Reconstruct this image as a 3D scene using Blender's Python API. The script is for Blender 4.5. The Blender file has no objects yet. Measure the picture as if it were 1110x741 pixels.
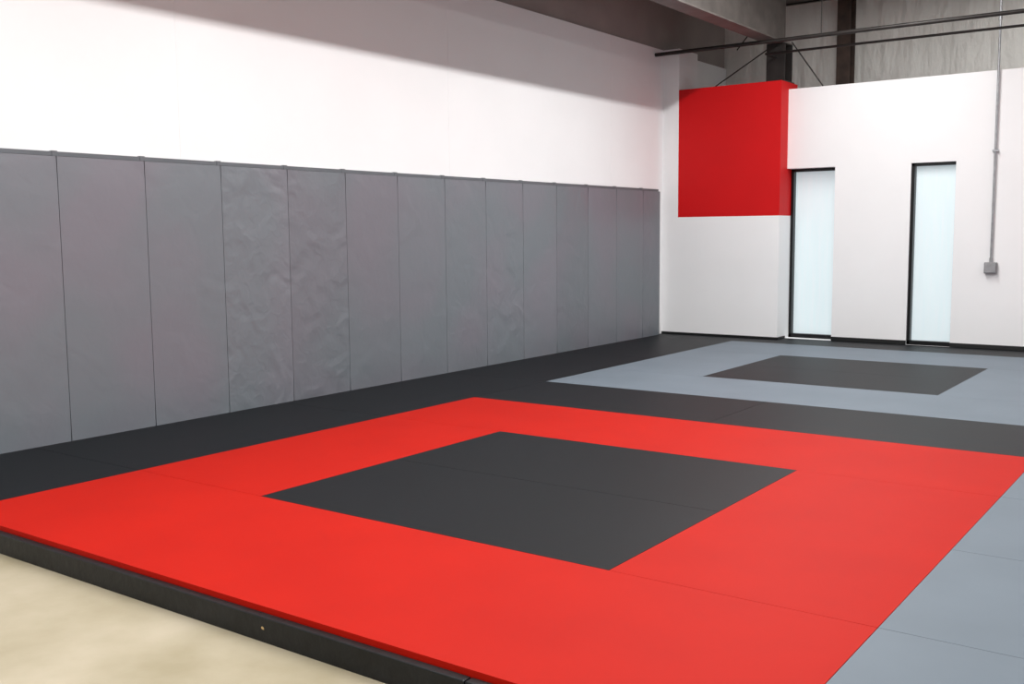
import bpy, bmesh, math, random
from mathutils import Matrix, Vector
random.seed(4)
sc=bpy.context.scene
sc.view_settings.view_transform='Standard'
sc.view_settings.look='None'
M=0.115   # mat-top height above the concrete; all z below are relative to the mat top

def lin(c): return tuple(((v/255)/12.92 if v/255<=0.04045 else ((v/255+0.055)/1.055)**2.4) for v in c)+(1,)
def mat(name,rgb,rough=.6,var=.06,scale=6,bump=0,bscale=40,metal=0,spec=.5,rgb2=None,detail=4,emis=None,estr=0,stretch=None,bdist=.01):
    m=bpy.data.materials.new(name);m.use_nodes=True;nt=m.node_tree;n=nt.nodes;l=nt.links
    b=n["Principled BSDF"];b.inputs["Roughness"].default_value=rough;b.inputs["Metallic"].default_value=metal
    b.inputs["Specular IOR Level"].default_value=spec
    tc=n.new("ShaderNodeTexCoord");mp=n.new("ShaderNodeMapping");l.new(tc.outputs["Object"],mp.inputs[0])
    if stretch: mp.inputs["Scale"].default_value=stretch
    no=n.new("ShaderNodeTexNoise");no.inputs["Scale"].default_value=scale;no.inputs["Detail"].default_value=detail
    l.new(mp.outputs[0],no.inputs["Vector"])
    r=n.new("ShaderNodeValToRGB");c=lin(rgb)
    c2=lin(rgb2) if rgb2 else tuple(v*(1-var*2) for v in c[:3])+(1,)
    c1=c if rgb2 else tuple(min(1,v*(1+var)) for v in c[:3])+(1,)
    r.color_ramp.elements[0].color=c2;r.color_ramp.elements[1].color=c1
    r.color_ramp.elements[0].position=.3;r.color_ramp.elements[1].position=.7
    l.new(no.outputs[0],r.inputs[0]);l.new(r.outputs[0],b.inputs["Base Color"])
    if emis:
        b.inputs["Emission Color"].default_value=lin(emis);b.inputs["Emission Strength"].default_value=estr
        m.cycles.emission_sampling='NONE'
    if bump:
        n2=n.new("ShaderNodeTexNoise");n2.inputs["Scale"].default_value=bscale;n2.inputs["Detail"].default_value=5
        l.new(mp.outputs[0],n2.inputs["Vector"])
        bp=n.new("ShaderNodeBump");bp.inputs["Strength"].default_value=bump;bp.inputs["Distance"].default_value=bdist
        l.new(n2.outputs[0],bp.inputs["Height"]);l.new(bp.outputs[0],b.inputs["Normal"])
    return m

red_mat=mat("red_vinyl_mat",(180,21,3),.6,.03,2,.05,300,rgb2=(173,18,2),spec=.13)
blk_mat=mat("black_vinyl_mat",(13,16,20),.5,.05,2,.05,300,spec=.2)
gry_mat=mat("gray_vinyl_mat",(109,120,130),.55,.03,2,.05,300,spec=.25)
wallw=mat("white_painted_drywall",(243,243,244),.8,.012,1.2,.05,60)
redp=mat("red_paint",(204,2,8),.6,.02,3,.03,60,spec=.3)
conc=mat("concrete",(180,170,149),.55,.06,2.6,.1,30,rgb2=(156,146,121),detail=10,spec=.3)
rim=mat("black_painted_timber",(18,20,23),.45,.2,14,.3,25,spec=.3)
chipm=mat("bare_wood",(190,160,110),.7)
gap=mat("dark_gap",(10,10,11),.9)
trimb=mat("black_rubber_base",(16,17,18),.5)
frame=mat("black_aluminium",(14,15,17),.35,metal=.3)
steel=mat("gray_steel",(104,98,94),.5,.15,5,.1,20,metal=.2)
dsteel=mat("dark_steel",(48,44,42),.5,.2,8,.1,20,metal=.3)
brown=mat("primer_steel",(72,56,48),.6,.2,8)
galv=mat("galvanised_conduit",(170,172,175),.35,.1,20,metal=.6)
insul=mat("vinyl_faced_insulation",(226,224,219),.5,.03,2,.6,2.2,stretch=(2.2,1,.7),bdist=.14)
taupe=mat("taupe_metal_panel",(160,150,146),.6,.08,1.5,.1,10)
ceilm=mat("ceiling_panel",(190,188,184),.7,.05,2,.3,5)
glass=mat("frosted_glass_glow",(200,212,214),.35,.03,3,emis=(216,230,236),estr=.45,stretch=(8,8,.6))  # emission stands in for daylight coming through the frosted panes
plast=mat("gray_plastic",(130,130,132),.4)
lampm=mat("lamp_diffuser",(255,255,255),.5,.0,emis=(255,252,246),estr=4)
railm=mat("rail_gray",(98,101,106),.5)

def bm_box(bm,a,b,mi=0):
    (x0,y0,z0),(x1,y1,z1)=a,b
    v=[bm.verts.new(p) for p in [(x0,y0,z0),(x1,y0,z0),(x1,y1,z0),(x0,y1,z0),(x0,y0,z1),(x1,y0,z1),(x1,y1,z1),(x0,y1,z1)]]
    for f in [(0,3,2,1),(4,5,6,7),(0,1,5,4),(1,2,6,5),(2,3,7,6),(3,0,4,7)]:
        bm.faces.new([v[i] for i in f]).material_index=mi
def boxes(name,lst,mats,bev=0,seg=1,parent=None):
    bm=bmesh.new()
    for it in lst: bm_box(bm,it[0],it[1],it[2] if len(it)>2 else 0)
    me=bpy.data.meshes.new(name);bm.to_mesh(me);bm.free()
    for m in (mats if isinstance(mats,list) else [mats]): me.materials.append(m)
    o=bpy.data.objects.new(name,me);bpy.context.collection.objects.link(o)
    if bev:
        md=o.modifiers.new("bevel",'BEVEL');md.width=bev;md.segments=seg;md.limit_method='ANGLE'
    if parent: o.parent=parent
    return o
def empty(name):
    e=bpy.data.objects.new(name,None);bpy.context.collection.objects.link(e);return e
def tube(name,pts,r,m,parent=None,caps=True):
    cu=bpy.data.curves.new(name,'CURVE');cu.dimensions='3D';cu.bevel_depth=r;cu.bevel_resolution=4;cu.use_fill_caps=True
    s=cu.splines.new('POLY');s.points.add(len(pts)-1)
    for i,p in enumerate(pts): s.points[i].co=(*p,1)
    cu.materials.append(m)
    o=bpy.data.objects.new(name,cu)
    bpy.context.collection.objects.link(o)
    dg=bpy.context.evaluated_depsgraph_get();me=bpy.data.meshes.new_from_object(o.evaluated_get(dg))
    bpy.data.objects.remove(o)
    o=bpy.data.objects.new(name,me);bpy.context.collection.objects.link(o)
    for p in me.polygons:p.use_smooth=True
    if parent:o.parent=parent
    return o

# ---------------- shell
WX=-6.365; YB=12.48; YF=12.24; BX=-4.76; YU=14.2; ZC=4.47; XR=6.0; Y0=-3.0
RX=-6.14
boxes("floor",[((WX-.2,Y0,-M-.1),(XR,YU+.2,-M))],conc)
boxes("floor_subfloor_platform",[((WX+.005,2.40,-M),(4.4,YB-.005,-.041))],gap)
# left wall: white boards with joints, taupe metal above
segs=[];ys=[Y0,1.62,4.71,7.80,10.89,YU]
for i in range(5): segs.append(((WX-.2,ys[i]+.0015,-M),(WX,ys[i+1]-.0015,3.70),0))
segs.append(((WX-.2,Y0,-M),(WX-.002,YU,3.70),0))
segs.append(((WX-.2,Y0,3.70),(WX-.03,YU,ZC),1))
boxes("wall_left",segs,[wallw,taupe])
# back wall with openings
W1=(BX,-4.16,2.12); W2=(-3.27,-2.78,2.12); ZT=3.09
bw=[((W1[0],YB,W1[2]),(W1[1],YB+.3,ZT)),((W1[1],YB,-M),(W2[0],YB+.3,ZT)),((W2[0],YB,W2[2]),(W2[1],YB+.3,ZT)),((W2[1],YB,-M),(XR,YB+.3,ZT)),
 ((W1[0],YB,-M),(W1[1],YB+.3,.0)),((W2[0],YB,-M),(W2[1],YB+.3,.0))]
boxes("wall_back",bw,wallw)
boxes("wall_back_bumpout",[((RX,YF,-M),(BX,YB+.3,1.54),0),((RX,YF,1.54),(BX,YB+.3,3.175),1)],[wallw,redp])
boxes("wall_back_return",[((WX,YF,-M),(RX,YB+.3,3.70))],wallw)
boxes("wall_back_upper",[((WX-.2,YU,-M),(XR,YU+.2,ZC))],insul)
boxes("ceiling",[((WX-.2,Y0,ZC),(XR,YU+.2,ZC+.1))],ceilm)
boxes("baseboard_back",[((W1[1],YB-.012,0),(W2[0],YB,.05)),((W2[1],YB-.012,0),(XR,YB,.05))],trimb,.003)
boxes("baseboard_bumpout",[((WX,YF-.012,0),(BX+.012,YF,.03)),((BX,YF,0),(BX+.012,YB,.03))],trimb,.003)

def window(name,x0,x1,zt,y,fw=.035,d=.1):
    e=empty(name)
    boxes("frame",[((x0,y,0),(x0+fw,y+d,zt)),((x1-.02,y+d-.03,0),(x1,y+d,zt)),((x0,y,zt-fw),(x1,y+d,zt)),((x0,y,0),(x1,y+d,.05))],frame,.003,parent=e)
    boxes("glass",[((x0+fw-.005,y+d-.02,.045),(x1-.015,y+d-.012,zt-fw+.005))],glass,parent=e)
window("window_1",W1[0]+.001,W1[1]-.001,W1[2]-.001,YB+.14)
window("window_2",W2[0]+.001,W2[1]-.001,W2[2]-.001,YB+.02)

# ---------------- mats
T=.04;g=.0014
gx=[-6.31,-5.185,-4.125,-3.075,-2.03,-.968]; gy=[2.40,3.46,4.51,5.56,6.63,7.70,8.76,9.74,10.72,11.83]
def R(x0,y0,x1,y1): return ((x0+g,y0+g,-T),(x1-g,y1-g,0))
def ring(xa,ya):
    a=xa;b=ya
    return [R(a[0],b[0],a[4],b[1]),R(a[0],b[3],a[4],b[4]),R(a[0],b[1],a[1],b[3]),R(a[3],b[1],a[4],b[3])]
def inner(a,b): return [R(a[1],b[1],a[3],b[2]),R(a[1],b[2],a[3],b[3])]
xs1=gx[1:6]; xs2=[-.968,.09,1.15,2.2,3.26]
yn=gy[0:5]; yf=gy[5:10]
boxes("red_training_mat",ring(xs1,yn)+ring(xs2,yf),red_mat)
rg=ring(xs2,yn)
rg[2]=R(xs2[0],yn[1],xs2[1],yn[2]);rg.append(R(xs2[0],yn[2],xs2[1],yn[3]))
boxes("gray_training_mat",rg+ring(xs1,yf),gry_mat)
bl=inner(xs1,yn)+inner(xs2,yn)+inner(xs1,yf)+inner(xs2,yf)
bl+=[R(a,6.63,b,7.70) for a,b in [(-5.185,-3.075),(-3.075,-.968),(-.968,1.15),(1.15,3.26)]]
yy=[2.40,3.46,5.56,7.70,9.74,11.83]
bl+=[R(WX+.003 ,a,-5.185,b) for a,b in zip(yy,yy[1:])]
bl+=[R(3.26,a,4.4,b) for a,b in zip(yy,yy[1:])]
bl+=[R(a,11.83,b,YF-.002 if b<=BX+.01 else YB-.002) for a,b in [(WX+.003,BX),(BX,-3.075),(-3.075,-.968),(-.968,1.15),(1.15,4.4)]]
boxes("black_training_mat",bl,blk_mat)
boxes("trim_platform_edge",[((WX+.005,2.36,-M),(-1.9,2.398,-.02)),((-1.896,2.36,-M),(4.4,2.398,-.02))],rim,.004,2)
# chips of bare wood in the painted timber edge
bm=bmesh.new()
for cx_,cz_,s_ in [(-2.83,-.06,.010),(-1.93,-.09,.005)]:
    vs=[bm.verts.new((cx_+s_*k*math.cos(a_),2.3592,cz_+s_*.6*k*math.sin(a_))) for a_,k in [(i*math.tau/7,random.uniform(.6,1.3)) for i in range(7)]]
    bm.faces.new(vs)
    vb=[bm.verts.new((v.co.x,2.3605,v.co.z)) for v in vs]
    for i in range(7): bm.faces.new((vs[i],vs[(i+1)%7],vb[(i+1)%7],vb[i]))
me=bpy.data.meshes.new("trim_platform_edge_chips");bm.to_mesh(me);bm.free();me.materials.append(chipm)
o=bpy.data.objects.new("trim_platform_edge_chips",me);bpy.context.collection.objects.link(o)

# ---------------- wall pads
def pad_material():
    m=bpy.data.materials.new("gray_vinyl_pad");m.use_nodes=True;nt=m.node_tree;n=nt.nodes;l=nt.links
    b=n["Principled BSDF"];b.inputs["Roughness"].default_value=.42
    tc=n.new("ShaderNodeTexCoord");oi=n.new("ShaderNodeObjectInfo")
    sp=n.new("ShaderNodeSeparateColor");l.new(oi.outputs["Color"],sp.inputs[0])
    no=n.new("ShaderNodeTexNoise");no.inputs["Scale"].default_value=1.1;no.inputs["Detail"].default_value=1
    l.new(tc.outputs["Object"],no.inputs["Vector"])
    r=n.new("ShaderNodeValToRGB");r.color_ramp.elements[0].color=lin((112,118,124));r.color_ramp.elements[1].color=lin((118,117,125))
    r.color_ramp.elements[0].position=.4;r.color_ramp.elements[1].position=.65
    l.new(no.outputs[0],r.inputs[0])
    mul=n.new("ShaderNodeVectorMath");mul.operation='SCALE';l.new(r.outputs[0],mul.inputs[0]);l.new(sp.outputs[1],mul.inputs[3])
    l.new(mul.outputs[0],b.inputs["Base Color"])
    mp=n.new("ShaderNodeMapping");mp.inputs["Scale"].default_value=(1,1.0,1.0);mp.inputs["Rotation"].default_value=(.35,0,0);l.new(tc.outputs["Object"],mp.inputs[0])
    n1=n.new("ShaderNodeTexNoise");n1.inputs["Scale"].default_value=3.4;n1.inputs["Detail"].default_value=1.5;n1.inputs["Roughness"].default_value=.4;n1.inputs["Distortion"].default_value=1.0
    l.new(mp.outputs[0],n1.inputs["Vector"])
    n2=n.new("ShaderNodeTexNoise");n2.inputs["Scale"].default_value=13;n2.inputs["Detail"].default_value=1;n2.inputs["Distortion"].default_value=.8;l.new(mp.outputs[0],n2.inputs["Vector"])
    mx=n.new("ShaderNodeMath");mx.operation='MULTIPLY_ADD';mx.inputs[1].default_value=.18
    l.new(n2.outputs[0],mx.inputs[0]);l.new(n1.outputs[0],mx.inputs[2])
    bp=n.new("ShaderNodeBump");bp.inputs["Distance"].default_value=.045
    l.new(sp.outputs[0],bp.inputs["Strength"])
    l.new(mx.outputs[0],bp.inputs["Height"]);l.new(bp.outputs[0],b.inputs["Normal"])
    return m
padm=pad_material()
def pad(y0,y1,wr):
    bm=bmesh.new();bm_box(bm,(-6.352,y0+.002,.0),(-6.31,y1-.002,1.875))
    me=bpy.data.meshes.new("wall_pad");
    bmesh.ops.subdivide_edges(bm,edges=bm.edges[:],cuts=14,use_grid_fill=True)
    for v in bm.verts:
        if v.co.x>-6.3105:
            u=(v.co.y-y0)/(y1-y0);w=v.co.z/1.875
            v.co.x+=.010*min(1,(u*(1-u)*4))**.35*min(1,(w*(1-w)*12))**.5-.006
    bm.to_mesh(me);bm.free();me.materials.append(padm)
    o=bpy.data.objects.new("wall_pad",me);bpy.context.collection.objects.link(o);o.color=(wr,random.uniform(.93,1.05),0,1)
    md=o.modifiers.new("bevel",'BEVEL');md.width=.006;md.segments=3;md.angle_limit=math.radians(40)
    for p in me.polygons:p.use_smooth=True
    md2=o.modifiers.new("wn",'WEIGHTED_NORMAL')
b=[2.41,3.065,3.72,4.37,5.025,5.68,6.33,6.99,7.66,8.31,8.96,9.61,10.28,10.94,11.61,12.07]
wrs=[.15,.18,.13,.17,.5,.42,.17,.19,.28,.34,.19,.28,.14,.14,.25]
for a,c,wr in zip(b,b[1:],wrs): pad(a,c,wr)
boxes("trim_pad_rail",[((WX,a+.004,1.86),(-6.335,c-.004,1.905)) for a,c in zip(b,b[1:])]+[((WX,y-.02,1.86),(-6.33,y+.02,1.91)) for y in b[1:-1]],railm,.003)
boxes("trim_pad_backing",[((WX,2.41,0.0),(-6.353,12.07,1.86))],gap)

# ---------------- steel structure
def hbeam(name,a,b,w,h,ax,m,t=.02):
    z0,z1=h
    return boxes(name,[((ax-w/2,a,z0),(ax+w/2,b,z0+t)),((ax-w/2,a,z1-t),(ax+w/2,b,z1)),((ax-t/2,a,z0+t),(ax+t/2,b,z1-t))],m,.002)
hbeam("steel_roof_beam",-2.9,12.75,.22,(3.66,4.30),-4.93,steel)
boxes("steel_column",[((-5.05,12.46,3.175),(-4.81,12.48,3.66)),((-5.05,12.70,3.175),(-4.81,12.72,3.66)),((-4.94,12.48,3.175),(-4.92,12.70,3.66)),((-5.07,12.40,3.175),(-4.79,12.75,3.20))],dsteel,.002)
boxes("steel_wall_column",[((-4.68,13.98,-M),(-4.50,14.0,ZC)),((-4.68,14.18,-M),(-4.50,14.2,ZC)),((-4.6,14.0,-M),(-4.58,14.18,ZC))],brown,.002)
boxes("steel_purlin",[((WX,13.6,ZC-.12),(XR,13.66,ZC-.1)),((WX,13.6,ZC-.12),(XR,13.605,ZC))],steel)
e=empty("sprinkler_pipework")
tube("main_pipe",[(WX+.01,12.0,3.61),(XR,12.0,3.59)],.024,dsteel,e)
tube("branch_pipe",[(-4.93,12.47,3.49),(-4.93,12.15,3.49),(XR,12.15,3.46)],.015,dsteel,e)
for x in (-4.2,-.2,3.0):
    tube("hanger",[(x,12.0,3.6),(x,12.0,ZC-.001)],.006,dsteel,e)
tube("cable_brace",[(-4.74,12.5,3.66),(-4.35,12.53,3.10)],.008,dsteel)
tube("cable_brace",[(-5.8,12.5,3.185),(-4.99,12.5,3.64)],.008,dsteel)
tube("cable_brace",[(-5.46,12.5,3.64),(-4.96,12.5,4.2)],.008,dsteel)
e=empty("electrical_conduit")
cx=-2.37
tube("conduit",[(cx,YB-.03,.96),(cx,YB-.03,ZC-.001)],.0125,galv,e)
boxes("outlet_box",[((cx-.065,YB-.06,.855),(cx+.065,YB-.0005,.98))],plast,.006,2,e)
boxes("outlet_cover",[((cx-.055,YB-.066,.865),(cx+.055,YB-.06,.97)),((cx-.02,YB-.07,.895),(cx+.02,YB-.066,.94))],galv,.002,1,e)
tube("coupling",[(cx,YB-.03,3.62),(cx,YB-.03,3.70)],.019,galv,e)
tube("connector",[(cx,YB-.03,.98),(cx,YB-.03,1.03)],.018,galv,e)
boxes("strap",[((cx-.03,YB-.045,2.2),(cx+.03,YB-.001,2.225))],galv,.002,1,e)

# ---------------- lamps
def lamp(x,y,L=3.8,power=165):
    e=empty("unseen_ceiling_light")
    boxes("housing",[((x-.08,y-L/2,ZC-.10),(x+.08,y+L/2,ZC-.04))],galv,.01,2,e)
    boxes("diffuser",[((x-.07,y-L/2+.02,ZC-.115),(x+.07,y+L/2-.02,ZC-.10))],lampm,.004,1,e)
    tube("hanger",[(x,y,ZC-.04),(x,y,ZC-.001)],.01,galv,e)
    d=bpy.data.lights.new("light",'AREA');d.shape='RECTANGLE';d.size=.14;d.size_y=L;d.energy=power;d.color=(1,.99,.975)
    o=bpy.data.objects.new("light",d);bpy.context.collection.objects.link(o);o.location=(x,y,ZC-.13);o.parent=e
for x in (-3.4,1.2):
    for y in (.1,4.7,9.3): lamp(x,y,power=180 if x<0 else 88)
for x in (-2.2,1.0): lamp(x,13.0,.5,9)  # unseen lamps, added to brighten the insulation above the partition
w=bpy.data.worlds.new("world");w.use_nodes=True;sc.world=w
w.node_tree.nodes["Background"].inputs[0].default_value=(.93,.97,1,1);w.node_tree.nodes["Background"].inputs[1].default_value=.6

# ---------------- camera
f,yaw,pit,rol=1108.69,math.radians(-35.85),math.radians(6.06),math.radians(-.51)
F=Vector((math.sin(yaw)*math.cos(pit),math.cos(yaw)*math.cos(pit),-math.sin(pit)))
Rv=Vector((math.cos(yaw),-math.sin(yaw),0));U=Rv.cross(F)
R2=math.cos(rol)*Rv+math.sin(rol)*U;U2=-math.sin(rol)*Rv+math.cos(rol)*U
cam=bpy.data.cameras.new("camera");cam.sensor_width=36;cam.lens=f/1110*36;cam.clip_start=.05
co=bpy.data.objects.new("camera",cam);bpy.context.collection.objects.link(co)
mw=Matrix((R2,U2,-F)).transposed().to_4x4();mw.translation=(0,0,1.35);co.matrix_world=mw
sc.camera=co
bpy.context.view_layer.update()
for o in list(bpy.data.objects):
    if o.parent is None: o.location.z+=M
